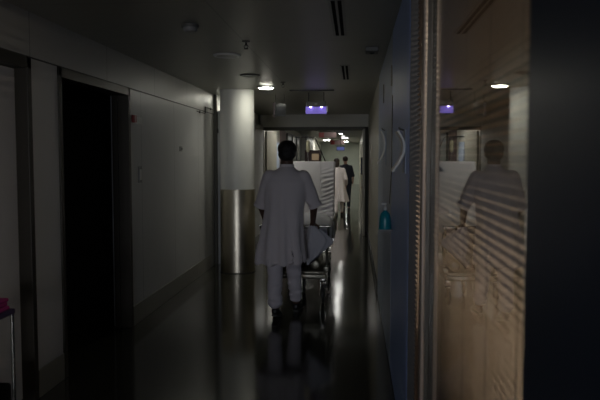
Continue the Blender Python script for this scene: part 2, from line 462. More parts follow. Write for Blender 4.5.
# trim behind the column
struct(G().box((XL, 9.83, 0), (XL+.05, 9.88, H), .004).build('trim_14', M['bronze2']), 'thin upright strip on the wall behind the column', 'trim')
struct(G().box((XL, 9.88, 0), (XL+.10, YD-.02, 2.30)).build('trim_15', M['wall']), 'wall lining behind the column', 'trim')
cable = empty('cable_conduit', (XL+.015, 9.55, DT+.05), 'thin grey conduit on the fascia just left of the column', 'conduit')
G().tube([(XL+.012, 8.75, DT-.03), (XL+.012, 9.2, DT-.03), (XL+.012, 9.25, DT-.02), (XL+.012, 9.25, DT+.06), (XL+.012, 9.80, DT+.06)], .007).build('tube', M['midgrey'], cable, 60)
for y in (8.9, 9.6): G().box((XL+.004, y-.012, DT-.045 if y < 9 else DT+.045), (XL+.022, y+.012, DT-.015 if y < 9 else DT+.075), .002).build('clip', M['dark'], cable)

# ------------------------------------------------------------------ blinds
def blind(y0, y1, x, label, cords):
    root = empty('venetian_blind', (x, (y0+y1)/2, .13), label, 'blind')
    wdt, th, tilt, pitch = .0248, .0006, .15, .025
    g = G(); z = .16
    while z < H-.06:
        top = []; 
        for k in range(5):
            u = -.5 + k/4
            xx = x + u*wdt
            zz = z - u*wdt*tilt + .0012*(1-4*u*u)
            top.append((xx, zz))
        poly = [(a, b) for a, b in top] + [(a, b-th) for a, b in reversed(top)]
        g.prism(poly, 'Y', y0, y1)
        z += pitch
    g.build('slats', M['slat'], root, 60)
    G().box((x-.018, y0, H-.05), (x+.018, y1, H-.002), .002).build('head_rail', M['slat'], root)
    G().box((x-.014, y0, .12), (x+.014, y1, .14), .003).build('bottom_rail', M['slat'], root)
    for y in cords:
        g = G()
        for s in (-1, 1): g.tube([(x+s*.0145, y, .13), (x+s*.0145, y, H-.05)], .0011, 6)
        g.build('ladder_cord', M['cord'], root)
    return root
blind(1.335, 2.99, .3565, 'venetian blind behind the tall reflecting pane', (1.42, 1.75, 2.12, 2.62))
blind(3.10, 3.385, .318, 'narrow strip of venetian blind behind the slim pane', (3.22,))
# room ceiling lamp
rl = empty('strip_light', (1.75, 2.1, H), 'warm strip light on the ceiling of the room behind the blind', 'lamp')
G().box((1.66, 1.2, H-.05), (1.84, 3.1, H), .006).build('housing', M['white'], rl)
G().box((1.68, 1.22, H-.058), (1.82, 3.08, H-.05)).build('diffuser', M['roomlit'], rl)

# ------------------------------------------------------------------ ceiling fittings
def downlight(x, y, lit, label, group, r=.10):
    root = empty('ceiling_downlight', (x, y, H), label, 'ceiling light', group)
    prof = [(r*.82, 0), (r*1.1, 0), (r*1.1, -.006), (r*1.02, -.014), (r*.86, -.014), (r*.82, -.006)]
    G().lathe(prof, (x, y, H), 40).build('trim_ring', M['white'] if lit is False else M['grey'] if lit else M['midgrey'], root, 40)
    m = {True: M['lit'], 'far': M['farlit'], False: M['unlit'], None: M['dark']}[lit]
    G().lathe([(.01,-.001),(r*.83,-.001),(r*.83,-.016),(r*.62,-.026),(r*.3,-.031),(.01,-.032)] if lit else [(.01,-.001),(r*.83,-.001),(r*.83,-.010),(.01,-.012)], (x, y, H), 40).build('diffuser', m, root, 40)
    return root
downlight(-1.182, 8.858, True, 'lit round downlight in plain view to the right of the column', 'downlights along the corridor', .112)
downlight(-1.171, 6.095, False, 'unlit round downlight with a pale rim, nearest of the row', 'downlights along the corridor', .115)
downlight(-1.192, 7.571, None, 'dark unlit downlight between the pale-rimmed one and the lit one', 'downlights along the corridor', .105)

downlight(-1.82, 10.30, True, 'second lit downlight, tucked behind the column', 'downlights along the corridor', .112)

def far_light(x, y, label, big=True, m='farlit'):
    root = empty('ceiling_panel_light', (x, y, H), label, 'ceiling light', 'lit ceiling lights beyond the double doors')
    a, b = (.14, .55) if big else (.06, .2)
    G().box((x-a-.02, y-b-.02, H-.02), (x+a+.02, y+b+.02, H), .004).build('frame', M['white'], root)
    G().box((x-a, y-b, H-.026), (x+a, y+b, H-.02)).build('diffuser', M[m], root)
far_light(-.53, 20.9, 'lit ceiling panel showing just under the door header', True, 'fardim')
far_light(-.47, 31.0, 'long lit panel deepest in the far corridor', True, 'fardim')
far_light(-.50, 28.3, 'small lit ceiling square just before the deepest panel', False, 'fardim')
for y, lab in ((15.5, 'nearer of two added fill panels hidden behind the door header, left side'), (17.0, 'second added fill panel hidden behind the door header, left side')):
    far_light(-1.3, y, lab, True, 'farsoft')  # unseen panels added to brighten the space beyond the doors
far_light(-.45, 17.6, 'small lit square just past the door header, hidden by it', False, 'farsoft')
far_light(-.50, 19.2, 'small lit square above the white coat, hidden by the header', False, 'farsoft')
far_light(-.55, 25.6, 'small lit square between the header and the deepest panels', False, 'farsoft')
far_light(-.55, 37.6, 'last lit panel close to the end wall')
far_light(-1.45, 34.5, 'added fill panel on the left side deep in the far corridor')  # extra panel added to light the far end of the corridor

sd = empty('smoke_detector', (-1.169, 4.712, H), 'round smoke detector nearest on the left of the ceiling', 'smoke detector')
G().lathe([(.02,0),(.062,0),(.062,-.018),(.02,-.018)], (-1.169,4.712,H), 32).build('base', M['midgrey'], sd, 40)
G().lathe([(.02,-.018),(.050,-.018),(.050,-.040),(.040,-.050),(.01,-.052)], (-1.169,4.712,H), 32).build('cap', M['grey'], sd, 40)

def sprinkler(x, y, label):
    r = empty('fire_sprinkler', (x, y, H), label, 'sprinkler', 'sprinklers in the ceiling')
    G().lathe([(.004,0),(.034,0),(.030,-.008),(.012,-.012),(.004,-.012)], (x,y,H), 24).build('rosette', M['midgrey'], r, 40)
    g = G().cyl((x,y,H-.022), .007, .03, seg=12)
    for s in (-1,1): g.tube([(x+s*.006,y,H-.03),(x+s*.016,y,H-.042),(x+s*.012,y,H-.056),(x,y,H-.062)], .003, 8)
    g.build('body', M['dark'], r, 50)
    G().cyl((x,y,H-.064), .019, .003, seg=20).build('deflector', M['dark'], r, 50)
sprinkler(-.879, 5.385, 'sprinkler head by the ceiling seam, nearer of the two')
sprinkler(-.894, 8.296, 'sprinkler head beyond, right of the lit downlight')

def slot_vent(x, y0, y1, label):
    r = empty('slot_diffuser', (x, (y0+y1)/2, H), label, 'air vent', 'slot vents in the ceiling')
    G().box((x-.05, y0, H-.006), (x+.05, y1, H), .002).build('frame', M['ceilgrey'], r)
    for s in (-1, 1): G().box((x+s*.020-.012, y0+.02, H-.0075), (x+s*.020+.012, y1-.02, H-.005)).build('slot', M['black'], r)
slot_vent(-.118, 4.02, 5.19, 'long double slot vent in the ceiling, nearest')
slot_vent(-.110, 6.84, 8.06, 'farther double slot vent in the ceiling, shorter looking')

cs = empty('presence_sensor', (.14, 5.813, H), 'dark box on the ceiling near the blue wall', 'sensor')
G().box((.085, 5.72, H-.042), (.195, 5.90, H), .008).build('housing', M['midgrey'], cs)
G().sph((.14, 5.80, H-.042), (.022,.022,.014), 16).build('lens', M['dark'], cs, 180)

tr = tag(G().box((-.91, 9.26, H-.014), (-.29, 9.33, H), .003).build('ceiling_rail', M['dark']), 'dark cross rail on the ceiling before the violet lamp', 'rail')

# violet lamp hanging from the ceiling
vl = empty('violet_lamp', (-.56, 9.65, H), 'lamp with two violet leds and a glowing plate hung from the ceiling', 'lamp')
vx0, vx1, vy = -.70, -.42, 9.65
for x in (-.67, -.45): G().box((x-.006, vy-.006, 2.41), (x+.006, vy+.006, H)).build('hanger', M['dark'], vl)
G().box((vx0, vy-.05, 2.335), (vx1, vy+.05, 2.41), .008).build('housing', M['midgrey'], vl)
G().box((vx0-.012, vy-.006, 2.235), (vx1+.012, vy+.006, 2.345), .003).build('acrylic_plate', M['violet'], vl)
for x in (-.638, -.482):
    G().sph((x, vy-.03, 2.332), (.016, .016, .012), 14).build('led', M['led'], vl, 180)
G().box((vx0+.12, vy-.056, 2.36), (vx1-.12, vy-.049, 2.385), .002).build('badge', M['grey'], vl)
g = G().box((vx1+.006, vy-.03, 2.26), (vx1+.030, vy-.005, 2.345), .003); g.build('bracket', M['white'], vl)

# hanging sign seen at an angle, beside the column
hs = empty('hanging_sign', (-1.05, 9.9, H), 'faint translucent sign hung edge-on from the ceiling by the column', 'sign')
G().box((-1.19, 9.90, 2.22), (-1.03, 9.912, 2.40), .002).build('panel', M['clear'], hs)
G().box((-1.215, 9.896, 2.20), (-1.185, 9.916, 2.42), .003).build('edge_strip', M['maroon'], hs)
for x in (-1.18, -1.05): G().tube([(x, 9.906, 2.395), (x, 9.906, H)], .003, 8).build('hanger', M['dark'], hs)

# ------------------------------------------------------------------ left wall fittings
sg = empty('door_sign', (XL, 6.32, 1.97), 'small maroon and grey door sign beside the dark doorway', 'sign')
def onL(y0, y1, z0, z1, t, name, m, p, bev=.001): return G().box((XL+.0005, y0, z0), (XL+t, y1, z1), bev).build(name, m, p)
onL(6.17, 6.235, 1.935, 2.005, .03, 'red_square', M['red'], sg)
onL(6.235, 6.44, 1.935, 1.995, .012, 'plate', M['white'], sg)
sw = empty('light_switch', (XL, 6.38, 1.42), 'tall pale switch plate below the door sign', 'switch')
onL(6.33, 6.43, 1.36, 1.52, .010, 'plate', M['grey'], sw, .003)
onL(6.355, 6.405, 1.385, 1.49, .015, 'rocker', M['white'], sw, .003)
sw2 = empty('wall_sensor', (XL, 7.95, 1.72), 'tiny sensor dot on the bare wall before the column', 'sensor')
onL(7.88, 7.98, 1.68, 1.74, .010, 'plate', M['grey'], sw2, .003)
G().cyl((XL+.013, 7.95, 1.71), .012, .010, 'X', 16).build('button', M['midgrey'], sw2, 50)
px = empty('pull_cord', (XL, 9.80, 2.0), 'short dark pull cord handle on the strip behind the column', 'cord')
G().tube([(XL+.06, 9.845, 2.28), (XL+.06, 9.845, 2.02)], .004, 8).build('cord', M['dark'], px)
G().cyl((XL+.06, 9.845, 2.0), .012, .06, seg=14, bev=.003).build('knob', M['dark'], px, 50)

# ------------------------------------------------------------------ utility trolley at the left edge
tx, ty = -1.94, 3.37
tk = empty('utility_trolley', (tx, ty, 0), 'small utility trolley at the left edge before the grey door', 'trolley')
G().box((tx-.18, ty-.26, .735), (tx+.06, ty+.16, .765), .008).build('top_tray', M['purpleblue'], tk)
G().box((tx-.18, ty-.26, .14), (tx+.06, ty+.16, .165), .008).build('bottom_shelf', M['midgrey'], tk)
for sx in (-.165, .045):
    for sy in (-.245, .145):
        G().tube([(tx+sx, ty+sy, .09), (tx+sx, ty+sy, .75)], .010, 10).build('post', M['steelbar'], tk, 50)
        wq = G().cyl((tx+sx, ty+sy, .045), .045, .025, 'X', 24, bev=.006).build('caster', M['dark'], tk, 50)
        G().box((tx+sx-.02, ty+sy-.02, .045), (tx+sx+.02, ty+sy+.02, .10), .003).build('fork', M['steelbar'], wq)
g = G()
for k, (a, z) in enumerate(((0, .765), (.008, .787), (.003, .809))):
    g.box((tx-.16+a, ty-.2+a, z), (tx+.045-a, ty+.13-a, z+.022), .010, 3)
tag(g.build('folded_cloth', M['magenta'], None, 60), 'folded magenta cloth on top of the trolley', 'cloth')
tag(G().box((tx-.15, ty-.2, .165), (tx+.05, ty+.12, .36), .02, 3).build('black_bag', M['black'], None, 60), 'black bag on the bottom shelf of the trolley', 'bag')

# ------------------------------------------------------------------ right wall fittings
def dispenser(y, zc, h, label):
    r = empty('glove_dispenser', (XW, y, zc), label, 'dispenser', 'curved dispensers on the right wall')
    d = .072
    w2 = .09
    G().box((XW-.006, y-w2, zc-h/2), (XW, y+w2, zc+h/2), .002).build('back_plate', M['bluegrey'], r)
    # side profile: a cover that bows towards the wall at mid height
    prof = []
    n = 14
    for k in range(n+1):
        t = k/n
        z = zc + h*.46 - t*h*.92
        prof.append((XW - d*1.0 + d*.80*math.sin(PI*min(1, .12+t*.93))**.9, z))
    inner = [(a+.011, b) for a, b in prof]
    G().prism(prof + inner[::-1], 'Y', y-w2*.9, y+w2*.9).build('curved_cover', M['plaster'], r, 50)
    g = G().tube([(XW-.002, y, zc+h*.48), (XW-.03, y, zc+h*.52), (XW-.035, y, zc+h*.56)], .004, 8)
    g.build('hook', M['dark'], r, 60)
dispenser(3.66, 1.635, .235, 'white curved wall dispenser nearest, on the blue door')
dispenser(5.95, 1.69, .31, 'white curved wall dispenser farther on, on the pale door')

sb = empty('soap_bottle', (XW, 4.86, 1.09), 'teal soap bottle hanging on the wall by the door gap', 'bottle')
bx, by = XW-.050, 4.86
G().lathe([(.004,1.085),(.044,1.085),(.046,1.095),(.040,1.17),(.032,1.20),(.014,1.215),(.012,1.222)], (bx,by,0), 28).build('bottle', M['teal'], sb, 60)
g = G().cyl((bx,by,1.232), .012, .03, seg=16, bev=.003); g.cyl((bx,by,1.255), .005, .03, seg=10); g.box((bx-.03,by-.007,1.262),(bx+.01,by+.007,1.274),.003)
g.build('pump', M['white'], sb, 50)
G().box((XW-.098, by-.05, 1.075), (XW+.0, by+.045, 1.086), .003).build('holder', M['grey'], sb)
G().tube([(XW-.004, 4.865, 2.05), (XW-.006, 4.865, 1.5), (XW-.02, 4.86, 1.268)], .003, 8).build('cord', M['dark'], sb)

# ------------------------------------------------------------------ far corridor things
vm = empty('vending_machine', (-1.38, 22.0, 0), 'dark maroon machine with a small amber lit window beyond the doors', 'vending machine')
G().box((-1.65, 22.0, .02), (-1.14, 22.7, 1.86), .015).build('cabinet', M['maroon'], vm)
G().box((-1.42, 21.985, 1.53), (-1.19, 22.0, 1.74), .004).build('lit_window', M['amber'], vm)
G().box((-1.65, 22.02, 0), (-1.14, 22.68, .03)).build('plinth', M['black'], vm)
def far_sign(x, y, z, s, label):
    r = empty('ceiling_sign', (x, y, H), label, 'sign')
    G().box((x, y, z-s/2), (x+s, y+.02, z+s/2), .003).build('red_square', M['red'], r)
    G().box((x+s, y, z-s/2), (x+s*3.4, y+.02, z+s/2), .003).build('text_panel', M['pink'], r)
    for q in (x+s*.4, x+s*3): G().tube([(q, y+.01, z+s/2-.005), (q, y+.01, H)], .006, 8).build('hanger', M['dark'], r)
far_sign(-1.05, 19.4, 2.265, .15, 'red and pink hanging sign just inside the double doors')
far_sign(-1.16, 31.5, 2.33, .20, 'smaller looking red hanging sign deep in the far corridor')
bs = empty('information_screen', (-.75, 27.0, H), 'small blue lit screen hung under the far ceiling', 'screen')
G().box((-.74, 27.0, 1.90), (-.42, 27.06, 2.06), .006).build('casing', M['dark'], bs)
G().box((-.725, 26.994, 1.915), (-.435, 27.0, 2.045)).build('display', M['screen'], bs)
g = G(); g.tube([(-.58, 27.03, 2.05), (-.58, 27.03, H)], .012, 8); g.build('hanger', M['dark'], bs)
wb = empty('wall_cabinet', (XW, 24.5, 1.3), 'dark blue box on the right wall of the far corridor', 'cabinet')
G().box((XW-.06, 24.2, 1.0), (XW, 24.9, 1.62), .006).build('body', M['navy'], wb)
G().box((XW-.065, 24.25, 1.05), (XW-.06, 24.85, 1.35), .002).build('door', M['blue'], wb)

# ------------------------------------------------------------------ people
def fold(o, amp, fz, zlo, zhi, cxy, nfold=9, seed=0.0, horiz=0.0, hfreq=30):
    """soft vertical folds that grow towards the hem, and crosswise wrinkles"""
    me = o.data
    for v in me.vertices:
        p = v.co
        t = max(0., min(1., (zhi - p.z)/(zhi - zlo)))
        ang = math.atan2(p.y-cxy[1], p.x-cxy[0])
        d = amp*(t**fz)*(math.sin(nfold*ang + 2.1*noise.noise((p.x*3, p.y*3, p.z*1.5+seed))) + .5*noise.noise((p.x*16, p.y*16, p.z*4+seed)))
        if horiz: d += horiz*noise.noise((p.x*6+seed, p.y*6, p.z*hfreq))
        v.co = p + v.normal*d
    me.update()

def ellipse(cx, cy, z, rx, ry, n=40, pw=1.0, tilt=0):
    out = []
    for i in range(n):
        a = 2*PI*i/n
        c, s = math.cos(a), math.sin(a)
        out.append(Vector((cx + rx*math.copysign(abs(c)**pw, c), cy + ry*math.copysign(abs(s)**pw, s), z + tilt*rx*c)))
    return out

def head_geo(g, c, s, yaw):
    """skull, jaw, brow, nose, lips and ears round the head centre c; face along +Y turned by yaw"""
    Rz = Matrix.Rotation(yaw, 3, 'Z')
    P = lambda x, y, z: Vector(c) + Rz @ Vector((x*s, y*s, z*s))
    def blob(p, r):
        t = bmesh.new(); bmesh.ops.create_uvsphere(t, u_segments=20, v_segments=14, radius=1)
        g._add(t, Matrix.Translation(P(*p)) @ Rz.to_4x4() @ Matrix.Diagonal((r[0]*s, r[1]*s, r[2]*s, 1)))
    blob((0, -.012, .025), (.076, .094, .085))
    blob((0, .022, -.035), (.062, .070, .075))
    blob((0, .050, -.085), (.036, .036, .026))
    blob((0, .075, .018), (.052, .016, .013))
    g.capsule(P(0,.084,.012), P(0,.108,-.028), .009*s, .014*s)
    g.capsule(P(-.018,.086,-.058), P(.018,.086,-.058), .009*s, .009*s)
    for q in (-1, 1):
        blob((q*.077, -.004, -.012), (.011, .022, .033))
    return P

def hand(g, wrist, dirv, palm_n, thumb_side, s=1.0, curl=1.0):
    """palm, four fingers of unequal length and a thumb; fingers curl towards palm_n"""
    d = Vector(dirv).normalized(); n = Vector(palm_n); n = (n - d*n.dot(d)).normalized(); sd = d.cross(n).normalized()*thumb_side
    wv = Vector(wrist)
    for k in (-1.5, -.5, .5, 1.5):
        g.capsule(wv + sd*k*.012*s, wv + d*.085*s + sd*k*.019*s, .014*s, .011*s, 10)
    for k, L in ((1.5, .068), (.5, .078), (-.5, .072), (-1.5, .056)):
        p = wv + d*.085*s + sd*k*.020*s
        for j, (f, a) in enumerate(((.45, .5*curl), (.32, 1.25*curl), (.23, 2.0*curl))):
            q = p + (d*math.cos(a) + n*math.sin(a))*L*f*s
            g.capsule(p, q, (.0092-.001*j)*s, (.0086-.001*j)*s, 10); p = q
    p = wv + d*.025*s + sd*.028*s
    for j, (dd, L) in enumerate((((d*.6 + sd*.75 + n*.3), .042), ((d*.65 + sd*.1 + n*.75), .032), ((d*.5 - sd*.25 + n*.8), .026))):
        q = p + dd.normalized()*L*s
        g.capsule(p, q, (.0125-.0015*j)*s, (.0115-.0015*j)*s, 10); p = q

def shoe(name, heel, toe, parent, lift=0.0, s=1.0):
    """heel and toe points on the ground; lift raises the heel"""
    h, t = Vector(heel), Vector(toe); d = (t-h); L = d.length; d.normalize(); sd = Vector((-d.y, d.x, 0))
    def P(u, wv, z):
        zz = z + lift*max(0., 1-u/.72)
        return h + d*(u*L) + sd*wv + Vector((0,0,zz))
    def ring(u, wd, z0, z1, n=16):
        out = []
        for i in range(n):
            a = 2*PI*i/n
            out.append(P(u, wd*math.cos(a), (z0+z1)/2 + (z1-z0)/2*math.sin(a)))
        return out
    up = G().loft([ring(.02,.018*s,.02,.06*s), ring(.06,.031*s,.014,.085*s), ring(.2,.037*s,.012,.10*s), ring(.38,.040*s,.012,.095*s), ring(.55,.044*s,.012,.075*s), ring(.75,.047*s,.012,.058*s), ring(.92,.036*s,.012,.042*s), ring(1.0,.012*s,.014,.026*s)])
    o = up.build(name, M['shoe'], parent, 180)
    sl = G()
    outline = [(0,.02),(.04,.03),(.2,.036),(.4,.036),(.6,.045),(.78,.048),(.93,.036),(1.0,.014)]
    top = [P(u, wv*s, .0) for u, wv in outline] + [P(u, -wv*s, .0) for u, wv in reversed(outline)]
    sl.loft([top, [p + Vector((0,0,.018)) for p in top]])
    so = sl.build('sole', M['sole'], o); 
    return o

# ---- the man pushing the stretcher
mh = (-.676, 6.66, 1.655)
g = G()
P = head_geo(g, mh, 1.0, 0.0)
g.capsule((-.678, 6.635, 1.47), (-.677, 6.65, 1.60), .064, .062)
g.loft([ellipse(-.72,6.60,.84,.15,.11,24), ellipse(-.71,6.60,1.0,.155,.11,24), ellipse(-.695,6.61,1.15,.14,.10,24), ellipse(-.685,6.62,1.32,.17,.11,24), ellipse(-.68,6.62,1.42,.16,.09,24), ellipse(-.678,6.625,1.485,.07,.06,24)])
Ls, Le, Lw = (-.865,6.62,1.41), (-.945,6.70,1.125), (-.925,6.955,.905)
Rs, Re, Rw = (-.50,6.62,1.41), (-.412,6.72,1.13), (-.436,6.945,.915)
for S, E, W in ((Ls,Le,Lw), (Rs,Re,Rw)):
    g.capsule(S, E, .055, .042); g.capsule(E, W, .042, .027)
hand(g, Lw, (.05,.9,-.35), (0,-.2,-1), 1)
hand(g, Rw, (-.05,.85,-.42), (0,-.2,-1), -1)
Lh, Lk, La = (-.795,6.60,.90), (-.79,6.60,.50), (-.778,6.47,.13)
Rh, Rk, Ra = (-.625,6.60,.90), (-.625,6.84,.49), (-.612,6.885,.10)
for S, E, W in ((Lh,Lk,La), (Rh,Rk,Ra)):
    g.capsule(S, E, .085, .056); g.capsule(E, W, .055, .036)
g.capsule(La, (-.775,6.60,.035), .036, .028); g.capsule(Ra, (-.60,7.06,.035), .036, .028)
man = g.build('person', M['skin']); remesh(man, .0055, 3)
tag(man, 'man in a white tunic and trousers pushing the stretcher, seen from behind', 'person')
# hair cap
g = G()
t = bmesh.new(); bmesh.ops.create_uvsphere(t, u_segments=32, v_segments=20, radius=1)
g._add(t, Matrix.Translation((mh[0], mh[1]-.018, mh[2]+.036)) @ Matrix.Diagonal((.094,.104,.088,1)))
t = bmesh.new(); bmesh.ops.create_uvsphere(t, u_segments=32, v_segments=20, radius=1)
g._add(t, Matrix.Translation((mh[0], mh[1]-.050, mh[2]-.022)) @ Matrix.Diagonal((.085,.068,.066,1)))
hr = g.build('hair', M['hair'], man); remesh(hr, .008, 3)
for v in hr.data.vertices: v.co += v.normal*.004*noise.noise(v.co*60)
for s in (-1,1):
    e = G().sph(P(s*.03,.077,.0), .011, 12).build('eye', M['white'], man, 180)
# tunic
g = G()
g.loft([ellipse(-.742,6.585,.548,.252,.175,48,1,.02), ellipse(-.738,6.585,.65,.242,.172,48), ellipse(-.728,6.59,.80,.216,.16,48), ellipse(-.715,6.595,.95,.200,.15,48),
        ellipse(-.70,6.60,1.10,.196,.145,48), ellipse(-.69,6.605,1.25,.205,.145,48), ellipse(-.684,6.61,1.36,.212,.138,48), ellipse(-.680,6.615,1.42,.198,.12,48),
        ellipse(-.679,6.62,1.46,.150,.098,48), ellipse(-.678,6.63,1.495,.082,.078,48), ellipse(-.678,6.635,1.515,.070,.068,48)])
g.capsule((-.845,6.615,1.405), (-.940,6.685,1.150), .080, .066, 24)
g.capsule((-.515,6.615,1.405), (-.412,6.695,1.155), .080, .066, 24)
tn = g.build('tunic', M['tunic'], man); remesh(tn, .011, 6)
fold(tn, .019, 1.2, .55, 1.35, (-.735,6.59), 8, 3.0, .006, 9)
bm = bmesh.new(); bm.from_mesh(tn.data)
bmesh.ops.delete(bm, geom=[f for f in bm.faces if f.normal.z < -.75 and f.calc_center_median().z < .60], context='FACES')
bm.to_mesh(tn.data); bm.free()
g = G().lathe([(.066,0),(.074,-.004),(.072,.034),(.064,.034)], (-.678,6.642,1.505), 32); g.build('collar', M['tunic'], tn, 60)
for c, d in (((-.940,6.685,1.150), Vector((-.095,.07,-.255)).normalized()), ((-.412,6.695,1.155), Vector((.103,.08,-.25)).normalized())):
    q = d.to_track_quat('Z','Y').to_matrix()
    rings = []
    for r, z in ((.0675,.012),(.070,.014),(.070,.046),(.064,.048)):
        rings.append([Vector(c) + q @ Vector((r*math.cos(2*PI*i/24), r*math.sin(2*PI*i/24), z)) for i in range(24)])
    G().loft(rings, cap=False).build('cuff', M['tunic'], tn, 60)
# trousers
g = G()
g.loft([ellipse(-.72,6.60,.80,.165,.12,32), ellipse(-.72,6.60,1.0,.165,.12,32)])
g.capsule((-.795,6.60,.86), (-.793,6.59,.50), .098, .080, 20); g.capsule((-.793,6.59,.50), (-.782,6.480,.17), .080, .067, 20)
g.capsule((-.635,6.60,.86), (-.627,6.82,.49), .098, .080, 20); g.capsule((-.627,6.82,.49), (-.614,6.878,.15), .080, .066, 20)
trs = g.build('trousers', M['trouser'], man); remesh(trs, .010, 4)
for v in trs.data.vertices:
    k = max(0, 1-abs(v.co.z-.2)/.25)
    v.co += v.normal*(.007*noise.noise((v.co.x*8, v.co.y*8, v.co.z*16)) + .020*k*noise.noise((v.co.x*7+4, v.co.y*7, v.co.z*26)))
shoe('shoe', (-.782,6.425,0), (-.768,6.70,0), man, .045)
shoe('shoe', (-.612,6.84,0), (-.592,7.115,0), man, 0)

# ---- woman in a white coat, far
def far_person(x, y, h, body, top, legs, hair, skin, hem, label, lean, swing, yaw, longhair):
    s = h/1.75; c = (x-.06*lean, y, h-.115*s)
    g = G(); P = head_geo(g, c, s, yaw)
    g.capsule((x-.04*lean,y,1.45*s), (x-.055*lean,y,1.57*s), .055*s, .05*s)
    g.loft([ellipse(x,y,.86*s,.14*s,.10*s,20), ellipse(x,y,1.1*s,.12*s,.09*s,20), ellipse(x-.02*lean,y,1.35*s,.15*s,.10*s,20), ellipse(x-.04*lean,y,1.47*s,.07*s,.06*s,20)])
    for q in (-1, 1):
        S = (x-.03*lean+q*.165*s, y, 1.40*s); E = (x+q*.215*s, y-.05*q*swing, 1.12*s); W = (x+q*.21*s, y+.10+.12*q*swing, .90*s)
        g.capsule(S, E, .048*s, .038*s, 10); g.capsule(E, W, .037*s, .025*s, 10)
        hand(g, W, (0,.25,-1), (-q,0,0), 1, s*.95, .5)
        st = q*swing
        hp = (x+q*.085*s, y, .88*s); kn = (x+q*.08*s, y+.16*st+.05, .48*s); an = (x+q*.08*s, y+.26*st-.02, .09*s)
        g.capsule(hp, kn, .08*s, .052*s, 12); g.capsule(kn, an, .052*s, .034*s, 12)
        g.capsule(an, (an[0], an[1]+.14, .035), .034*s, .026*s, 10)
    o = g.build('person', skin); remesh(o, .010, 2)
    tag(o, label, 'person')
    g = G()
    t = bmesh.new(); bmesh.ops.create_uvsphere(t, u_segments=24, v_segments=14, radius=1)
    g._add(t, Matrix.Translation((c[0], c[1]-.018*s, c[2]+.03*s)) @ Matrix.Diagonal((.088*s,.102*s,.090*s,1)))
    if longhair:
        t = bmesh.new(); bmesh.ops.create_uvsphere(t, u_segments=24, v_segments=14, radius=1)
        g._add(t, Matrix.Translation((c[0], c[1]-.06*s, c[2]-.07*s)) @ Matrix.Diagonal((.085*s,.06*s,.10*s,1)))
    hh = g.build('hair', hair, o); remesh(hh, .012, 2)
    g = G()
    g.loft([ellipse(x+.06*lean,y,hem*s,.235*s if hem < .7 else .17*s,.17*s if hem < .7 else .12*s,28), ellipse(x+.02*lean,y,.80*s+.1*(hem>.7),.19*s if hem < .7 else .165*s,.14*s,28), ellipse(x,y,1.08*s,.165*s,.12*s,28), ellipse(x-.02*lean,y,1.32*s,.19*s,.125*s,28), ellipse(x-.03*lean,y,1.42*s,.165*s,.10*s,28), ellipse(x-.04*lean,y,1.49*s,.068*s,.066*s,28)])
    for q in (-1, 1):
        S = (x-.03*lean+q*.155*s, y, 1.395*s); E = (x+q*.213*s, y-.05*q*swing, 1.12*s)
        g.capsule(S, E, .066*s, .056*s, 14)
        if hem < .7: g.capsule(E, (x+q*.212*s, y+.08+.10*q*swing, .95*s), .055*s, .046*s, 14)
    tp = g.build(body, top, o); remesh(tp, .014, 3)
    fold(tp, .014, 1.2, hem*s, 1.3*s, (x,y), 7, x*5, .004, 8)
    g = G()
    for q in (-1, 1):
        st = q*swing
        g.capsule((x+q*.085*s, y, .86*s), (x+q*.08*s, y+.16*st+.05, .48*s), .092*s, .068*s, 14)
        g.capsule((x+q*.08*s, y+.16*st+.05, .48*s), (x+q*.08*s, y+.26*st-.02, .15*s), .068*s, .055*s, 14)
    g.capsule((x-.06*s,y,.9*s), (x+.06*s,y,.9*s), .11*s, .11*s, 14)
    tt = g.build('trousers', legs, o); remesh(tt, .014, 2)
    for q in (-1, 1):
        st = q*swing; ay = y+.26*st-.02
        shoe('shoe', (x+q*.08*s, ay-.05, 0), (x+q*.085*s, ay+.20, 0), o, .0, .95)
    return o
far_person(-.435, 18.45, 1.60, 'coat', M['coat'], M['coat'], M['hair2'], M['skin2'], .40/.915, 'person in a long white coat walking away beyond the doors', 1.1, .6, .3, True)
far_person(-.262, 20.6, 1.66, 'shirt', M['navycloth'], M['navycloth'], M['hair2'], M['skin2'], .86, 'person in dark clothes walking ahead of the white coat', .6, -.6, .2, False)

# ------------------------------------------------------------------ hospital stretcher
st = empty('hospital_stretcher', (-.62, 8.1, 0), 'wheeled hospital stretcher with raised backrest pushed by the man', 'stretcher')
x0, x1 = -.96, -.285
y0, y1 = 7.14, 9.48
zf = .66
g = G()
for x in (x0, x1): g.tube([(x, y0, zf), (x, y1, zf)], .022, 12)
for y in (y0, 7.8, 8.5, y1): g.tube([(x0, y, zf), (x1, y, zf)], .018, 12)
g.box((x0+.03, 7.2, zf-.012), (x1-.03, 9.36, zf+.016), .004)
g.build('deck_frame', M['frame'], st, 40)
g = G()
for x in (x0+.10, x1-.06): g.tube([(x, 7.26, .30), (x, 9.02, .30)], .022, 12)
for y in (7.26, 9.02): g.box((x0+.05, y-.025, .275), (x1-.03, y+.025, .325), .006)
g.box((x0+.06, 7.36, .25), (x1-.04, 8.9, .345), .02)
g.build('under_frame', M['frame'], st, 40)
for y in (7.62, 8.7):
    g = G()
    g.cyl((-.62, y, .41), .055, .2, seg=24); g.cyl((-.62, y, .56), .04, .2, seg=24)
    g.build('lift_column', M['steelbar'], st, 40)
G().box((-.86, 7.36, .335), (-.70, 7.62, .52), .02, 3).build('utility_tray', M['frame'], st, 50)
G().cyl((-.44, 7.75, .40), .06, .62, 'Y', 24, bev=.02).build('oxygen_cylinder', M['frame'], st, 50)
# push bar at the near end
g = G().tube([(x0, 7.30, .655), (x0-.035, 7.22, .68), (x0-.045, 7.10, .84), (x0-.035, 7.065, .872), (x0, 7.06, .875), (x1-.03, 7.06, .875), (x1, 7.07, .865), (x1+.006, 7.12, .78), (x1, 7.18, .66)], .014, 12, 4)
g.build('push_bar', M['steelbar'], st, 50)
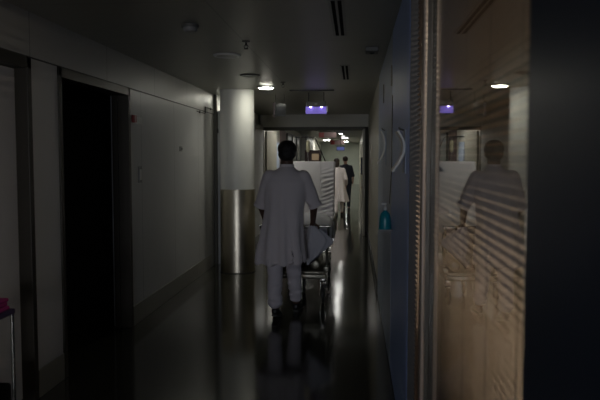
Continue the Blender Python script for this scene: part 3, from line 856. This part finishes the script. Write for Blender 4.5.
# side rails
for sgn, x, xf in ((1, x1+.045, x1), (-1, x0-.045, x0)):
    g = G().tube([(x, 7.55, .68), (x, 7.60, .86), (x, 7.66, .90), (x, 8.4, .90), (x, 8.46, .86), (x, 8.52, .68)], .012, 10, 4)
    for y in (7.82, 8.04, 8.26): g.tube([(x, y, .68), (x, y, .895)], .008, 8)
    g.tube([(x, 7.5, .68), (x, 8.56, .68)], .012, 8)
    for y in (7.6, 8.4): g.box((min(x, xf), y-.02, .64), (max(x, xf), y+.02, .68), .003)
    g.build('side_rail', M['steelbar'], st, 50)
# brake linkage and pedal by the right wheel
g = G().tube([(-.305, 7.22, .645), (-.300, 7.3, .46), (-.315, 7.27, .33)], .014, 10)
g.tube([(-.300, 7.5, .645), (-.31, 7.30, .40)], .012, 10); g.box((-.335, 7.20, .36), (-.275, 7.31, .42), .01)
g.build('brake_linkage', M['frame'], st, 50)
G().box((-.345, 7.13, .20), (-.295, 7.24, .222), .006).build('brake_pedal', M['dark'], st)
for (x, y) in ((-.345, 7.285), (-.86, 7.285), (-.345, 8.95), (-.86, 8.95)):
    c = G().lathe([(.02,-.016),(.085,-.016),(.098,-.010),(.10,0),(.098,.010),(.085,.016),(.02,.016)], (x, y, .10), 36, 'X').build('caster', M['dark'], st, 50)
    g = G()
    for s in (-1,1): g.box((x+s*.026-.004, y-.022, .085), (x+s*.026+.004, y+.03, .25), .002)
    g.box((x-.03, y-.025, .235), (x+.03, y+.035, .285), .005); g.cyl((x, y, .10), .012, .06, 'X', 12)
    g.build('fork', M['steelbar'], c, 40)
c = G().lathe([(.02,-.014),(.08,-.014),(.09,0),(.08,.014),(.02,.014)], (-.60, 7.87, .09), 32, 'X').build('steering_wheel', M['dark'], st, 50)
g = G()
for s in (-1,1): g.box((-.60+s*.024-.004, 7.85, .08), (-.60+s*.024+.004, 7.89, .28))
g.build('fork', M['steelbar'], c)
# mattress: flat part
mx0, mx1 = -.975, -.270
G().box((mx0+.015, 7.16, zf+.016), (mx1-.015, 8.95, zf+.13), .035, 4).build('mattress', M['vinyl'], st, 60)
# raised backrest under a wrinkled cover, leaning away from the man
top = Vector((0, 9.34, 1.545)); bot = Vector((0, 8.93, .70))
ax = (top-bot); L = ax.length; ax.normalize(); nrm = Vector((0, -ax.z, ax.y))
thk = .11
def slab():
    nx, nz = 90, 120
    g = G(); rings = []
    cl01 = lambda q: max(0., min(1., q))
    for j in range(nz+1):
        v = j/nz
        edge = min(1., min(v, 1-v)*L/.035); er = math.sqrt(max(0, 1-(1-edge)**2))
        ring = []; N = 2*nx
        for i in range(N):
            front = i < nx
            u = (i+.5)/nx if front else 1-((i-nx)+.5)/nx
            x = mx0 + u*(mx1-mx0)
            eu = min(1., min(u, 1-u)*(mx1-mx0)/.030); eru = math.sqrt(max(0, 1-(1-eu)**2))
            hth = thk/2*(.12+.88*eru)*(.1+.9*er)
            d = 0
            if front:
                wx = cl01((u-.70)/.10)*cl01((1-v)/.12)*cl01((.90-v)/.12)
                ph = 92*(v-.26*(u-.7)) + 3.0*noise.noise((u*4, v*6, 0))
                wv = math.sin(ph); wv = wv*abs(wv)**-.3 if wv else 0
                d += wx*.012*wv*(.65+.7*noise.noise((u*4, v*9, 3)))
                d += (1-wx)*.0045*noise.noise((u*6, v*5, 9))
                d -= .010*math.exp(-((u-.725)/.007)**2)*cl01((v-.40)/.1)
                low = cl01((.42-v)/.42)
                d += low*.035*noise.noise((u*8, v*11, 5))
            off = (hth + d) if front else -hth
            ring.append(bot + ax*(v*L) + nrm*off + Vector((x, 0, 0)))
        rings.append(ring)
    g.loft(rings)
    return g
slab().build('backrest', M['vinyl'], st, 180)
# drip pole behind the backrest
g = G().tube([(-.300, 9.47, .66), (-.30, 9.47, 1.2), (-.40, 9.46, 1.50), (-.427, 9.46, 1.573), (-.562, 9.46, 1.88), (-.58, 9.46, 1.893), (-.84, 9.46, 1.897)], .0085, 10)
for x in (-.70, -.78): g.tube([(x, 9.46, 1.895), (x, 9.445, 1.873), (x, 9.435, 1.858), (x, 9.42, 1.868)], .004, 8)
g.build('drip_pole', M['dark'], st, 60)

ib = empty('infusion_bag', (-.665, 9.455, 1.70), 'small pale infusion bag hanging from the stretcher drip pole', 'infusion bag')
bagm = mat('infusion_bag_plastic', (.70,.66,.46), .3, spec=.6)
bx, by, bz = -.665, 9.455, .04
rings = []
for z, rx, ry in ((1.64,.006,.005),(1.655,.022,.010),(1.68,.027,.016),(1.75,.027,.016),(1.79,.024,.010),(1.805,.02,.004)):
    rings.append(ellipse(bx, by, z+bz, rx, ry, 20))
G().loft(rings).build('bag', bagm, ib, 60)
G().tube([(bx,by,1.84),(bx-.008,by,1.87),(bx,by,1.893),(bx+.008,by,1.87),(bx,by,1.84)], .002, 6).build('loop', M['white'], ib)
G().tube([(bx,by,1.685),(bx,by,1.62),(bx+.02,by+.03,1.4),(bx+.03,by+.04,1.2)], .0025, 6, 4).build('tube', M['white'], ib)

# cloth hanging from the push bar under the right hand
def bundle():
    g = G(); rings = []
    for k in range(30):
        t = k/29
        z = .893 - t*.36
        wr = .026 + .135*math.sin(min(1, t*1.35)*PI/2)*(1-.66*max(0, (t-.5)/.5)**1.3)
        dr = .026 + .035*math.sin(min(1, t*1.3)*PI/2)*(1-.5*max(0, (t-.6)/.4))
        cxx = -.448 + .070*math.sin(t*2.2) - .03*t
        ring = []
        for i in range(48):
            a = 2*PI*i/48
            f = 1 + .14*math.sin(6*a + 2.5*t) + .14*noise.noise((math.cos(a)*2, math.sin(a)*2, t*4))
            ring.append(Vector((cxx + wr*f*math.cos(a), 6.995 + dr*f*math.sin(a), z + .07*t*math.cos(a+.3))))
        rings.append(ring)
    g.loft(rings); return g
tag(bundle().build('bundled_sheet', M['cloth'], None, 180), 'bundled white sheet hanging over the push bar below the right hand', 'sheet')
# bed sheet heaped on the flat mattress, its edge hanging at the side
g = G(); rings = []
zt = zf+.131
for k in range(46):
    y = 7.22 + k/45*1.60
    ring = []
    prof = [(mx0+.03, zt), (mx0+.08, zt+.03), (-.80, zt+.055), (-.68, zt+.075), (-.55, zt+.085), (-.42, zt+.075), (mx1-.05, zt+.04), (mx1+.002, zt+.005), (mx1+.010, zt-.05), (mx1+.006, zt-.10), (mx1-.004, zt-.10), (mx1-.004, zt-.01), (mx1-.03, zt+.001), (-.5, zt+.002), (-.8, zt+.002)]
    for i, (a, b) in enumerate(prof):
        amp = .030 if 1 <= i <= 6 else .0
        hang = -.05*noise.noise((k*.22, 8, 2)) if i in (9, 10) else 0
        ring.append(Vector((a + (.012*noise.noise((k*.5, i*.5, 2)) if 7 <= i <= 9 else 0), y, b + hang + max(-.02, amp*noise.noise((a*8, k*.30, 1))))))
    rings.append(ring)
g.loft(rings)
tag(g.build('bed_sheet', M['cloth'], None, 60), 'crumpled white sheet lying on the flat part of the stretcher', 'sheet')
